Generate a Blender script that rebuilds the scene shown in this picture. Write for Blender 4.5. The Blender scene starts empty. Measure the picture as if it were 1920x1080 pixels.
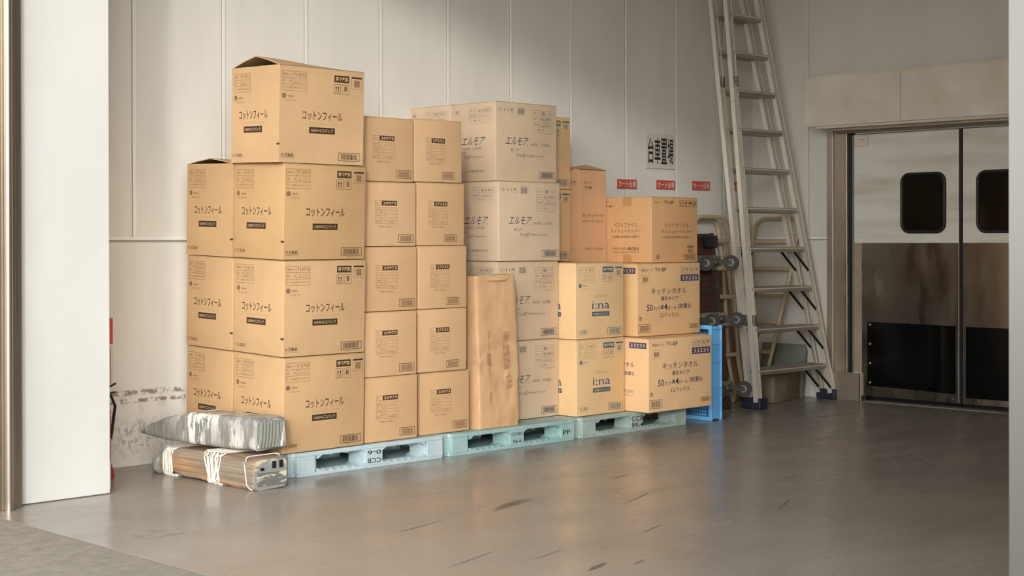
import bpy, bmesh, math, random
from math import sin, cos, pi, radians as R
from mathutils import Vector, Matrix
random.seed(7)
SC = bpy.context.scene
COL = SC.collection

# ------------------------------------------------------------------ camera
HC = 1.2372
YAW, PITCH, ROLL = 0.7899, 0.0042, -0.002
F = Vector((cos(YAW)*cos(PITCH), sin(YAW)*cos(PITCH), -sin(PITCH)))
RT = Vector((sin(YAW), -cos(YAW), 0))
UP = RT.cross(F)
R2 = RT*cos(ROLL) + UP*sin(ROLL)
U2 = -RT*sin(ROLL) + UP*cos(ROLL)
cd = bpy.data.cameras.new('camera')
cam = bpy.data.objects.new('camera', cd); COL.objects.link(cam)
cam.matrix_world = Matrix(((R2.x, U2.x, -F.x, 0), (R2.y, U2.y, -F.y, 0), (R2.z, U2.z, -F.z, HC), (0, 0, 0, 1)))
cd.sensor_width = 36; cd.lens = 2846.98/1920*36; cd.shift_y = -76.98/1920
cd.clip_start = .05; cd.clip_end = 200
cd.dof.use_dof = True; cd.dof.focus_distance = 9.2; cd.dof.aperture_fstop = 8
SC.camera = cam

# ------------------------------------------------------------------ light
w = bpy.data.worlds.new('world'); SC.world = w; w.use_nodes = True
bg = w.node_tree.nodes['Background']
bg.inputs[0].default_value = (0.92, 0.905, 0.875, 1)
SUN = Vector((.735, .678, -.22)).normalized()
_t = w.node_tree; _g = _t.nodes.new('ShaderNodeTexCoord'); _d = _t.nodes.new('ShaderNodeVectorMath'); _d.operation = 'DOT_PRODUCT'
_d.inputs[1].default_value = -SUN; _t.links.new(_g.outputs['Generated'], _d.inputs[0])
_m = _t.nodes.new('ShaderNodeMapRange'); _m.interpolation_type = 'SMOOTHERSTEP'
for _i, _v in enumerate((.80, 1.0, 2.15, 9.5)): _m.inputs[_i+1].default_value = _v     # hazy bright sky around the sun
_t.links.new(_d.outputs['Value'], _m.inputs[0]); _t.links.new(_m.outputs[0], bg.inputs[1])
sd = bpy.data.lights.new('sun', 'SUN'); sd.energy = 1.15; sd.angle = R(4.5); sd.color = (1, .955, .89)
sun = bpy.data.objects.new('sun', sd); COL.objects.link(sun)
sun.location = (-6, -6, 6)
sun.rotation_euler = SUN.to_track_quat('-Z', 'Y').to_euler()
SC.view_settings.view_transform = 'Standard'; SC.view_settings.look = 'None'
SC.view_settings.exposure = -0.15; SC.view_settings.gamma = 1; SC.view_settings.use_curve_mapping = False

# ------------------------------------------------------------------ materials
def nt(name):
    m = bpy.data.materials.new(name); m.use_nodes = True
    t = m.node_tree; return m, t, t.nodes['Principled BSDF']
def mixc(t, fac, a, b, mode='MIX'):
    n = t.nodes.new('ShaderNodeMix'); n.data_type = 'RGBA'; n.blend_type = mode
    for s, v in ((0, fac), (6, a), (7, b)):
        if hasattr(v, 'links'): t.links.new(v, n.inputs[s])
        elif isinstance(v, tuple): n.inputs[s].default_value = v if len(v) == 4 else v + (1,)
        else: n.inputs[s].default_value = v
    return n.outputs[2]
def coords(t, scale=(1, 1, 1), world=False, rot=(0, 0, 0)):
    mp = t.nodes.new('ShaderNodeMapping'); mp.inputs['Scale'].default_value = scale; mp.inputs['Rotation'].default_value = rot
    if world: g = t.nodes.new('ShaderNodeNewGeometry'); t.links.new(g.outputs['Position'], mp.inputs[0])
    else: g = t.nodes.new('ShaderNodeTexCoord'); t.links.new(g.outputs['Object'], mp.inputs[0])
    return mp.outputs[0]
def noise(t, sc, scale=(1, 1, 1), det=4, world=False, rot=(0, 0, 0), rough=.55):
    n = t.nodes.new('ShaderNodeTexNoise'); n.inputs['Scale'].default_value = sc; n.inputs['Detail'].default_value = det
    n.inputs['Roughness'].default_value = rough
    t.links.new(coords(t, scale, world, rot), n.inputs['Vector']); return n.outputs[0]
def ramp(t, v, p0, p1, c0=(0, 0, 0), c1=(1, 1, 1)):
    n = t.nodes.new('ShaderNodeValToRGB'); t.links.new(v, n.inputs[0])
    n.color_ramp.elements[0].position = p0; n.color_ramp.elements[1].position = p1
    n.color_ramp.elements[0].color = c0 + (1,); n.color_ramp.elements[1].color = c1 + (1,)
    return n.outputs[0]
def maprange(t, v, a, b, c=0., d=1.):
    n = t.nodes.new('ShaderNodeMapRange'); t.links.new(v, n.inputs[0])
    for i, x in enumerate((a, b, c, d)): n.inputs[i+1].default_value = x
    return n.outputs[0]
def mult(t, a, b):
    n = t.nodes.new('ShaderNodeMath'); n.operation = 'MULTIPLY'
    for i, v in enumerate((a, b)):
        if hasattr(v, 'links'): t.links.new(v, n.inputs[i])
        else: n.inputs[i].default_value = v
    return n.outputs[0]
def bump(t, bs, h, st=.2, dist=.002):
    b = t.nodes.new('ShaderNodeBump'); b.inputs['Strength'].default_value = st; b.inputs['Distance'].default_value = dist
    t.links.new(h, b.inputs['Height']); t.links.new(b.outputs[0], bs.inputs['Normal'])
def simple(name, c, rough=.6, metal=0, c2=None, sc=6, scale=(1, 1, 1), lo=.35, hi=.65, b=0, world=False, spec=.5):
    m, t, bs = nt(name)
    bs.inputs['Roughness'].default_value = rough; bs.inputs['Metallic'].default_value = metal
    bs.inputs['Specular IOR Level'].default_value = spec
    if c2:
        n = noise(t, sc, scale, world=world)
        t.links.new(mixc(t, ramp(t, n, lo, hi), c, c2), bs.inputs['Base Color'])
        if b: bump(t, bs, n, b, .004)
    else: bs.inputs['Base Color'].default_value = c + (1,)
    return m
def cardboard(name, c):
    m, t, bs = nt(name); bs.inputs['Roughness'].default_value = .75; bs.inputs['Specular IOR Level'].default_value = .25
    n1 = noise(t, 3, det=3); n2 = noise(t, 60, (6, 6, .25), det=2)
    dark = tuple(x*.90 for x in c); lite = tuple(min(1, x*1.06) for x in c)
    a = mixc(t, ramp(t, n1, .3, .7), dark, lite)
    a = mixc(t, mult(t, ramp(t, n2, .35, .75), .12), a, tuple(x*.8 for x in c))
    oi = t.nodes.new('ShaderNodeObjectInfo'); hs = t.nodes.new('ShaderNodeHueSaturation')
    t.links.new(maprange(t, oi.outputs['Random'], 0, 1, .94, 1.05), hs.inputs['Value'])
    t.links.new(maprange(t, oi.outputs['Random'], 0, 1, 1.04, .96), hs.inputs['Saturation'])
    t.links.new(a, hs.inputs['Color']); t.links.new(hs.outputs[0], bs.inputs['Base Color'])
    nb = noise(t, 2.2, (1, 1, .6), det=3)
    bump(t, bs, nb, .35, .012)
    return m
M = {}
CARD_A = (.56, .36, .185); CARD_C = (.655, .42, .235); CARD_E = (.66, .50, .345); CARD_G = (.77, .52, .275); CARD_H = (.79, .51, .27); CARD_I = (.68, .395, .195)
for k, c in (('A', CARD_A), ('C', CARD_C), ('D', (.655, .425, .24)), ('E', CARD_E), ('G', CARD_G), ('H', CARD_H), ('I', CARD_I), ('J', (.66, .385, .205))):
    M['card'+k] = cardboard('corrugated cardboard '+k, c)
    M['dark'+k] = simple('cardboard inside '+k, tuple(x*.62 for x in c), .85)
M['ink'] = simple('brown black ink', (.045, .025, .012), .7)
M['inkm'] = simple('faded ink', (.20, .115, .055), .8)
M['inkf'] = simple('pale ink', (.40, .25, .125), .8)
M['navy'] = simple('navy ink', (.035, .045, .075), .7)
M['navyf'] = simple('faded grey ink', (.20, .175, .145), .8)
M['blue'] = simple('blue ink', (.05, .11, .16), .7)
M['bluef'] = simple('faded blue ink', (.16, .19, .17), .8)
M['indigo'] = simple('indigo ink', (.035, .045, .12), .7)
M['tape'] = simple('brown packing tape', (.50, .27, .11), .3)
M['bag'] = simple('kraft paper', (.66, .42, .23), .7, c2=(.58, .35, .18), sc=5)
M['bagink'] = simple('kraft ink', (.36, .19, .10), .8)
M['pallet'] = simple('light blue plastic', (.42, .54, .58), .5, c2=(.50, .61, .64), sc=8, lo=.3, hi=.6, b=.15)
M['pallet2'] = simple('aqua plastic', (.28, .45, .45), .5, c2=(.37, .52, .52), sc=8, lo=.3, hi=.6, b=.15)
M['pallet3'] = simple('pale green grey plastic', (.30, .40, .36), .5, c2=(.40, .48, .45), sc=8, lo=.3, hi=.6, b=.15)
M['white_paint'] = simple('white painted panel', (.66, .66, .64), .45, c2=(.63, .625, .60), sc=4, scale=(1, 1, .4))
M['crate'] = simple('blue crate plastic', (.15, .46, .84), .4, c2=(.18, .50, .88), sc=10)
M['alustep'] = simple('dull aluminium steps', (.40, .36, .30), .42, .6)
M['alushade'] = simple('aluminium channel groove shade', (.34, .31, .26), .5, .5)  # same aluminium darkened: groove shade between the rail flanges put into the colour
M['alu'] = simple('aluminium', (.90, .84, .74), .4, .4)
M['jambshade'] = simple('jamb shading as satin metal', (.37, .375, .36), .28, .97, c2=(.33, .33, .315), sc=2, scale=(1, 1, .2))  # near white jamb: its bright-to-dark shading put into a darker metal finish
M['black'] = simple('black rubber', (.012, .012, .014), .45)
M['bluefoot'] = simple('dark blue rubber foot', (.022, .03, .05), .5)
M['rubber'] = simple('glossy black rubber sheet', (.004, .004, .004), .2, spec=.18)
M['glass'] = simple('dark window', (.012, .009, .006), .08, spec=.35)
M['steel'] = None
m, t, bs = nt('brushed stainless'); bs.inputs['Metallic'].default_value = 1
n = noise(t, 4, (1, 1, 1), det=5); t.links.new(mixc(t, ramp(t, n, .3, .7), (.235, .20, .165), (.29, .25, .21)), bs.inputs['Base Color'])
t.links.new(maprange(t, noise(t, 9, (1, 1, .3), det=3), .3, .7, .22, .42), bs.inputs['Roughness'])
bump(t, bs, noise(t, 1.5, (1, 1.6, .45), det=1), .6, .05); M['steel'] = m
M['casing'] = simple('tan stainless casing', (.50, .42, .34), .42, .55, c2=(.40, .33, .26), sc=1.6, scale=(1, 1, .5))
M['steelf'] = simple('stainless trim', (.50, .44, .37), .33, .9, c2=(.40, .34, .28), sc=3, scale=(1, 1, .3))
M['galv'] = simple('zinc plated steel', (.36, .34, .30), .4, .85, c2=(.24, .22, .19), sc=20)
M['beige'] = simple('beige painted tube', (.62, .50, .31), .45, c2=(.52, .40, .24), sc=14)
M['deck'] = simple('dark cart deck', (.035, .028, .022), .7, c2=(.06, .045, .035), sc=20)
M['redmesh'] = simple('red brown mesh mat', (.11, .035, .02), .75, c2=(.05, .02, .014), sc=30)
M['wheel'] = simple('grey black wheel', (.03, .028, .025), .6)
M['hub'] = simple('grey wheel hub', (.26, .24, .21), .5)
M['board'] = simple('grey green board', (.20, .205, .17), .85, c2=(.26, .26, .22), sc=9)
M['brick'] = simple('brown concrete block', (.36, .29, .21), .9, c2=(.25, .19, .13), sc=7, lo=.3, hi=.6, b=.3)
M['plyb'] = simple('brown plywood', (.36, .20, .09), .7, c2=(.24, .13, .06), sc=6, scale=(3, 3, .5))
M['red'] = simple('red paint', (.55, .03, .025), .35)
M['redst'] = simple('red sticker', (.62, .085, .075), .5)
M['cream'] = simple('cream lettering', (.78, .70, .50), .5)
M['paper'] = simple('white sheet', (.70, .67, .60), .4)
M['blackink'] = simple('black lettering', (.02, .015, .008), .5)
M['tealtape'] = simple('teal tape', (.2, .42, .42), .5)
M['header'] = simple('greige header box', (.86, .80, .69), .55, c2=(.68, .60, .48), sc=2.5, scale=(1, 1, 1), lo=.3, hi=.7)
M['twine'] = simple('white twine', (.78, .75, .68), .5, c2=(.6, .57, .5), sc=40)
M['greytape'] = simple('grey tape', (.15, .16, .15), .4, c2=(.62, .55, .45), sc=16, scale=(.5, 1, 2), lo=.55, hi=.58)
M['tan'] = simple('tan door edge', (.45, .36, .26), .5, c2=(.36, .28, .20), sc=3)
# door skin
m, t, bs = nt('off white door skin'); bs.inputs['Roughness'].default_value = .5
n = noise(t, 3, (1, .4, 3), det=4, world=True)
t.links.new(mixc(t, ramp(t, n, .42, .75), (.82, .80, .73), (.62, .57, .47)), bs.inputs['Base Color']); M['door'] = m
# wood
m, t, bs = nt('weathered timber'); bs.inputs['Roughness'].default_value = .8
n = noise(t, 5, (1, .22, 1.0), det=3); g = noise(t, 30, (1, .05, 2.2), det=4)
c = mixc(t, ramp(t, n, .47, .57), (.30, .24, .18), (.50, .285, .13)); c = mixc(t, mult(t, ramp(t, g, .42, .6), .75), c, (.17, .12, .08))
t.links.new(c, bs.inputs['Base Color']); bump(t, bs, g, .6, .004); M['timber'] = m
# wrap
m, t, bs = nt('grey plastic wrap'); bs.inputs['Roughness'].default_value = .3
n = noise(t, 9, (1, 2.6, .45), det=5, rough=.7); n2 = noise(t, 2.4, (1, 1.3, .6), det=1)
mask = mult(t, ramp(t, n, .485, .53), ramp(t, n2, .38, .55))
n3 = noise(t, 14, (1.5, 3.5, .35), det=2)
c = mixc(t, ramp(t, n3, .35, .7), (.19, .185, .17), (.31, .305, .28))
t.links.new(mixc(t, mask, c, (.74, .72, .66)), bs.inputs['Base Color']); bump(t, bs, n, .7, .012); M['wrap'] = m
M['wrapend'] = simple('grey fluted wrap', (.24, .25, .225), .4, c2=(.66, .64, .58), sc=9, scale=(3, 1, .6), lo=.56, hi=.62, b=.4)
M['endface'] = simple('taped timber end', (.27, .275, .26), .6, c2=(.62, .52, .40), sc=10, scale=(.6, 1, 1.6), lo=.52, hi=.56, b=.5)
# wall paint
def wallmat(name, c, dirt=False):
    m, t, bs = nt(name); bs.inputs['Roughness'].default_value = .42; bs.inputs['Specular IOR Level'].default_value = .35
    n = noise(t, 2.2, (1, 1, .35), det=5, world=True)
    col = mixc(t, ramp(t, n, .35, .75), c, tuple(x*.90 for x in c))
    n = noise(t, 30, (1, 1, .08), det=3, world=True)
    col = mixc(t, mult(t, ramp(t, n, .55, .75), .10), col, tuple(x*.7 for x in c))
    if dirt:
        sx = t.nodes.new('ShaderNodeSeparateXYZ'); g = t.nodes.new('ShaderNodeNewGeometry'); t.links.new(g.outputs['Position'], sx.inputs[0])
        X, Z = sx.outputs[0], sx.outputs[2]
        def band(z0, z1, f):
            a = mult(t, maprange(t, Z, z0-f, z0), maprange(t, Z, z1, z1+f, 1, 0)); return a
        side = maprange(t, X, 5.2, 4.9)
        nn = noise(t, 26, (1, 1, 1.0), det=5, world=True, rough=.7)
        s1 = mult(t, mult(t, band(.395, .41, .012), side), ramp(t, nn, .47, .52))
        s2 = mult(t, mult(t, band(.352, .362, .01), side), ramp(t, nn, .44, .5))
        s3 = mult(t, mult(t, band(.12, .2, .09), side), ramp(t, noise(t, 45, (1, 1, .7), det=6, world=True, rough=.8), .5, .6))
        s4 = mult(t, mult(t, band(0, .36, .1), side), mult(t, ramp(t, noise(t, 7, (1, 1, .5), det=6, world=True, rough=.7), .54, .7), .6))
        for s, k in ((s1, .8), (s2, .8), (s3, .6), (s4, .7)): col = mixc(t, mult(t, s, k), col, (.17, .12, .085))
    t.links.new(col, bs.inputs['Base Color']); bump(t, bs, noise(t, 1.2, (1, 1, .4), det=2, world=True), .25, .02)
    return m
M['wall'] = wallmat('cream insulated panel', (.835, .81, .745), True)
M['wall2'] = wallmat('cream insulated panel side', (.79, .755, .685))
M['seam'] = simple('panel seam strip', (.90, .885, .83), .45)
M['gap'] = simple('panel joint shadow gap', (.34, .31, .26), .8)
M['ceil'] = simple('ceiling panel', (.64, .59, .51), .7)
# floors
m, t, bs = nt('polished concrete floor'); bs.inputs['Specular IOR Level'].default_value = .5
n = noise(t, .9, (1, 1, 1), det=6, world=True)
c = mixc(t, ramp(t, n, .3, .7), (.25, .22, .19), (.32, .288, .255))
st = noise(t, 3.0, (.35, 2.6, 1), det=5, world=True, rot=(0, 0, R(18)), rough=.65)
c = mixc(t, mult(t, ramp(t, st, .60, .8), .22), c, (.12, .095, .075))
c = mixc(t, mult(t, ramp(t, noise(t, 60, det=2, world=True), .66, .74), .35), c, (.10, .08, .06))
c = mixc(t, mult(t, ramp(t, noise(t, 2.1, (.5, 2.2, 1), det=8, world=True, rot=(0, 0, R(18)), rough=.75), .52, .8), .25), c, (.38, .30, .22))
t.links.new(c, bs.inputs['Base Color'])
t.links.new(maprange(t, noise(t, 2.2, (.5, 1.6, 1), det=6, world=True, rot=(0, 0, R(18))), .3, .7, .18, .34), bs.inputs['Roughness'])
bump(t, bs, noise(t, 1.3, det=2, world=True), .12, .02); M['floor'] = m
m, t, bs = nt('rough concrete apron'); bs.inputs['Roughness'].default_value = .9
n = noise(t, 14, det=8, world=True, rough=.75); n2 = noise(t, 1.5, det=4, world=True)
c = mixc(t, ramp(t, n, .35, .65), (.19, .17, .145), (.30, .272, .235)); c = mixc(t, mult(t, ramp(t, n2, .4, .7), .4), c, (.22, .20, .17))
t.links.new(c, bs.inputs['Base Color']); bump(t, bs, n, .5, .006); M['apron'] = m
M['stain'] = simple('floor scuff', (.10, .08, .065), .5, c2=(.19, .16, .135), sc=30, scale=(1, 8, 1))
M['patch'] = simple('worn floor patch', (.33, .295, .25), .6, c2=(.24, .21, .175), sc=14, lo=.4, hi=.6)

# ------------------------------------------------------------------ mesh helpers
class MB:
    def __init__(s): s.v = []; s.f = []; s.mi = []; s.mats = []
    def m(s, key):
        mm = M[key] if isinstance(key, str) else key
        if mm not in s.mats: s.mats.append(mm)
        return s.mats.index(mm)
    def add(s, vs, fs, key):
        b = len(s.v); k = s.m(key); s.v += [tuple(v) for v in vs]
        for f in fs: s.f.append(tuple(i+b for i in f)); s.mi.append(k)
    def box(s, a, b, key, mat=None):
        vs = [Vector((x, y, z)) for z in (a[2], b[2]) for y in (a[1], b[1]) for x in (a[0], b[0])]
        if mat: vs = [mat @ v for v in vs]
        s.add(vs, [(0, 2, 3, 1), (4, 5, 7, 6), (0, 1, 5, 4), (2, 6, 7, 3), (0, 4, 6, 2), (1, 3, 7, 5)], key)
    def bbox(s, a, b, key, r=.004, mat=None, seg=2):
        bm = bmesh.new(); bmesh.ops.create_cube(bm, size=1)
        for v in bm.verts: v.co = Vector(((a[i]+b[i])/2+v.co[i]*(b[i]-a[i]) for i in range(3)))
        bmesh.ops.bevel(bm, geom=bm.edges[:], offset=r, segments=seg, affect='EDGES', profile=.5)
        if mat: bmesh.ops.transform(bm, matrix=mat, verts=bm.verts)
        s.bm(bm, key)
    def bm(s, bm, key):
        bm.verts.index_update(); s.add([v.co.copy() for v in bm.verts], [[v.index for v in f.verts] for f in bm.faces], key); bm.free()
    def tube(s, pts, r, key, n=8, closed=False, caps=True):
        pts = [Vector(p) for p in pts]; k = len(pts); rs = r if isinstance(r, (list, tuple)) else [r]*k
        vs = []; up = None
        for i, p in enumerate(pts):
            if closed: d = pts[(i+1) % k]-pts[i-1]
            else: d = pts[min(i+1, k-1)]-pts[max(i-1, 0)]
            d.normalize()
            if up is None: up = d.orthogonal().normalized()
            up = (up-d*up.dot(d)); up = up.normalized() if up.length > 1e-5 else d.orthogonal().normalized()
            q = d.cross(up)
            for j in range(n):
                a = 2*pi*j/n; vs.append(p+up*cos(a)*rs[i]+q*sin(a)*rs[i])
        fs = []
        for i in range(k if closed else k-1):
            for j in range(n): fs.append((i*n+j, i*n+(j+1) % n, ((i+1) % k)*n+(j+1) % n, ((i+1) % k)*n+j))
        if not closed and caps: fs += [tuple(reversed(range(n))), tuple(range((k-1)*n, k*n))]
        s.add(vs, fs, key)
    def bar(s, p, q, w, h, key, up=(0, 0, 1)):
        p, q = Vector(p), Vector(q); d = (q-p).normalized(); a = d.cross(Vector(up)).normalized(); b = a.cross(d)
        vs = [x+a*sx*w/2+b*sy*h/2 for x in (p, q) for sx, sy in ((-1, -1), (1, -1), (1, 1), (-1, 1))]
        s.add(vs, [(3, 2, 1, 0), (4, 5, 6, 7), (0, 1, 5, 4), (1, 2, 6, 5), (2, 3, 7, 6), (3, 0, 4, 7)], key)
    def cyl(s, p, q, r, key, n=20): s.tube([p, q], r, key, n)
    def loft(s, rings, key, cap=True, endkey=None):
        n = len(rings[0]); vs = [v for r in rings for v in r]
        fs = [(i*n+j, i*n+(j+1) % n, (i+1)*n+(j+1) % n, (i+1)*n+j) for i in range(len(rings)-1) for j in range(n)]
        s.add(vs, fs, key)
        if cap:
            s.add(rings[0], [tuple(reversed(range(n)))], endkey or key); s.add(rings[-1], [tuple(range(n))], key)
    def build(s, name, parent=None, loc=None, rot=None, smooth=False):
        me = bpy.data.meshes.new(name); me.from_pydata(s.v, [], s.f)
        for mm in s.mats: me.materials.append(mm)
        me.polygons.foreach_set('material_index', s.mi)
        if smooth: me.polygons.foreach_set('use_smooth', [True]*len(me.polygons))
        me.update()
        if smooth:
            try: me.set_sharp_from_angle(angle=R(38))
            except Exception: pass
        o = bpy.data.objects.new(name, me); COL.objects.link(o)
        if parent: o.parent = parent
        if loc: o.location = loc
        if rot: o.rotation_euler = rot
        return o
def tag(o, label, cat, group=None, kind=None):
    o['label'] = label; o['category'] = cat
    if group: o['group'] = group
    if kind: o['kind'] = kind
    return o
def struct(o, label=None):
    o['kind'] = 'structure'
    if label: o['label'] = label
    return o
def empty(name, loc, rot=(0, 0, 0)):
    o = bpy.data.objects.new(name, None); COL.objects.link(o); o.location = loc; o.rotation_euler = rot; o.empty_display_size = .1
    return o
def copy_tree(o, parent=None):
    c = o.copy(); COL.objects.link(c); c.parent = parent
    for ch in [x for x in bpy.data.objects if x.parent == o]: copy_tree(ch, c)
    return c

# ------------------------------------------------------------------ printing
TC = {}
def textmesh(s, bold=0., shear=0., serif=False):
    k = (s, bold, shear)
    if k in TC: return TC[k]
    cu = bpy.data.curves.new('t', 'FONT'); cu.body = s; cu.size = 1; cu.shear = shear; cu.offset = bold
    cu.resolution_u = 2; cu.fill_mode = 'FRONT'
    ob = bpy.data.objects.new('t', cu); COL.objects.link(ob)
    bpy.context.view_layer.update()
    dg = bpy.context.evaluated_depsgraph_get(); me = ob.evaluated_get(dg).to_mesh()
    vs = [(v.co.x, v.co.y) for v in me.vertices]; fs = [tuple(p.vertices) for p in me.polygons]
    bpy.data.objects.remove(ob); bpy.data.curves.remove(cu)
    x0 = min(v[0] for v in vs); x1 = max(v[0] for v in vs); y0 = min(v[1] for v in vs); y1 = max(v[1] for v in vs)
    vs = [((a-x0)/(x1-x0), (b-y0)/(y1-y0)) for a, b in vs]
    TC[k] = (vs, fs); return TC[k]
class Face:
    """prints on a flat rectangle: origin = lower left corner, ax, ay in-plane unit axes, n outward; u,v fractions, v from the top"""
    def __init__(s, mb, o, ax, ay, W, H):
        s.mb = mb; s.o = Vector(o); s.ax = Vector(ax); s.ay = Vector(ay); s.n = s.ax.cross(s.ay); s.W = W; s.H = H
    def P(s, u, v, e): return s.o+s.ax*(u*s.W)+s.ay*((1-v)*s.H)+s.n*e
    def rect(s, u0, v0, u1, v1, key, e=.0009):
        s.mb.add([s.P(u0, v1, e), s.P(u1, v1, e), s.P(u1, v0, e), s.P(u0, v0, e)], [(0, 1, 2, 3)], key)
    def line(s, u0, v0, u1, v1, key, t=.0012):
        du = t/s.W/2; dv = t/s.H/2; s.rect(min(u0, u1)-du, min(v0, v1)-dv, max(u0, u1)+du, max(v0, v1)+dv, key)
    def frame(s, u0, v0, u1, v1, key, t=.0016):
        for a in ((u0, v0, u1, v0), (u0, v1, u1, v1), (u0, v0, u0, v1), (u1, v0, u1, v1)): s.line(*a, key, t)
    def text(s, st, u0, v0, u1, v1, key, bold=0., shear=0., e=.0010, rot=False):
        vs, fs = textmesh(st, bold, shear)
        if rot: pts = [s.P(u0+(u1-u0)*(b), v0+(v1-v0)*a, e) for a, b in vs]
        else: pts = [s.P(u0+(u1-u0)*a, v1+(v0-v1)*b, e) for a, b in vs]
        s.mb.add(pts, fs, key)
    def label(s, st, u0, v0, u1, v1, key, tkey, bold=.012):
        s.rect(u0, v0, u1, v1, key, .0009); pu = (u1-u0)*.07; pv = (v1-v0)*.2
        s.text(st, u0+pu, v0+pv, u1-pu, v1-pv, tkey, bold, e=.0018)
    def barcode(s, u0, v0, u1, v1, key, frame=None, kf=None):
        rnd = random.Random(int(u0*1000+v0*77))
        if frame: s.frame(u0, v0, u1, v1, frame, .0028)
        a, b = u0+(u1-u0)*.12, u1-(u1-u0)*.12; c, d = v0+(v1-v0)*.14, v1-(v1-v0)*.14; x = a
        while x < b:
            wd = (u1-u0)*rnd.choice((.012, .02, .03)); s.rect(x, c, min(x+wd, b), d, key); x += wd+(u1-u0)*rnd.choice((.012, .02))
    def disc(s, u, v, r, key, n=18, e=.0009, r0=0):
        c = s.P(u, v, e); pts = [c+s.ax*cos(2*pi*i/n)*r+s.ay*sin(2*pi*i/n)*r for i in range(n)]
        if r0:
            pts += [c+s.ax*cos(2*pi*i/n)*r0+s.ay*sin(2*pi*i/n)*r0 for i in range(n)]
            s.mb.add(pts, [(i, (i+1) % n, n+(i+1) % n, n+i) for i in range(n)], key)
        else: s.mb.add(pts, [tuple(range(n))], key)
    def arrows(s, u0, v0, u1, v1, key):
        s.frame(u0, v0, u1, v1, key, .0018); W = u1-u0; Hh = v1-v0
        for c in (.32, .68):
            uc = u0+W*c; s.rect(uc-W*.05, v0+Hh*.35, uc+W*.05, v0+Hh*.78, key)
            s.mb.add([s.P(uc-W*.14, v0+Hh*.4, .0009), s.P(uc+W*.14, v0+Hh*.4, .0009), s.P(uc, v0+Hh*.16, .0009)], [(0, 1, 2)], key)
        s.line(u0+W*.15, v0+Hh*.85, u1-W*.15, v0+Hh*.85, key)
    def icon(s, ch, u0, v0, u1, v1, key):
        s.frame(u0, v0, u1, v1, key, .0016); W = u1-u0; Hh = v1-v0
        if ch == 'umb':
            n = 10; uc = (u0+u1)/2; vc = v0+Hh*.5
            s.mb.add([s.P(uc+cos(pi*i/n)*W*.36, vc-sin(pi*i/n)*Hh*.32, .0009) for i in range(n+1)], [tuple(range(n+1))], key)
            s.rect(uc-W*.03, vc, uc+W*.03, v1-Hh*.15, key)
        elif ch == 'glass':
            uc = (u0+u1)/2
            s.mb.add([s.P(uc-W*.28, v0+Hh*.2, .0009), s.P(uc-W*.1, v0+Hh*.55, .0009), s.P(uc+W*.1, v0+Hh*.55, .0009), s.P(uc+W*.28, v0+Hh*.2, .0009)], [(0, 1, 2, 3)], key)
            s.rect(uc-W*.04, v0+Hh*.5, uc+W*.04, v1-Hh*.2, key); s.rect(uc-W*.2, v1-Hh*.25, uc+W*.2, v1-Hh*.18, key)
        elif ch == 'hook':
            s.disc((u0+u1)/2, (v0+v1)/2, W*s.W*.3, key, r0=W*s.W*.2); s.rect(u0+W*.45, v0+Hh*.15, u0+W*.55, v0+Hh*.6, key)
        else: s.text(ch, u0+W*.28, v0+Hh*.14, u1-W*.28, v1-Hh*.28, key, .01)
    def table(s, u0, v0, u1, v1, div, rows, key, tk, lt=.0014):
        s.frame(u0, v0, u1, v1, key, lt); n = len(rows); ud = u0+(u1-u0)*div; s.line(ud, v0, ud, v1, key, lt)
        for i, (a, b, big) in enumerate(rows):
            va = v0+(v1-v0)*i/n; vb = v0+(v1-v0)*(i+1)/n; h = vb-va
            if i: s.line(u0, va, u1, va, key, lt)
            pu = (ud-u0)*.1; s.text(a, u0+pu, va+h*.32, ud-pu, vb-h*.32, tk)
            pu = (u1-ud)*.08
            if b == '|||': s.barcode(ud+pu, va+h*.1, ud+(u1-ud)*.5, vb-h*.1, tk); s.text('×12', ud+(u1-ud)*.62, va+h*.28, u1-pu, vb-h*.28, tk)
            elif isinstance(b, tuple):
                s.text(b[0], ud+pu*2, va+h*.14, u1-pu*2, va+h*.44, tk); s.text(b[1], ud+pu, va+h*.56, u1-pu, va+h*.86, tk)
            elif big == 2: s.text(b, ud+pu, va+h*.22, u1-pu, vb-h*.22, tk, .004)
            else: s.text(b, ud+pu, va+h*.32, ud+pu+(u1-ud-2*pu)*big, vb-h*.32, tk)

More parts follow.
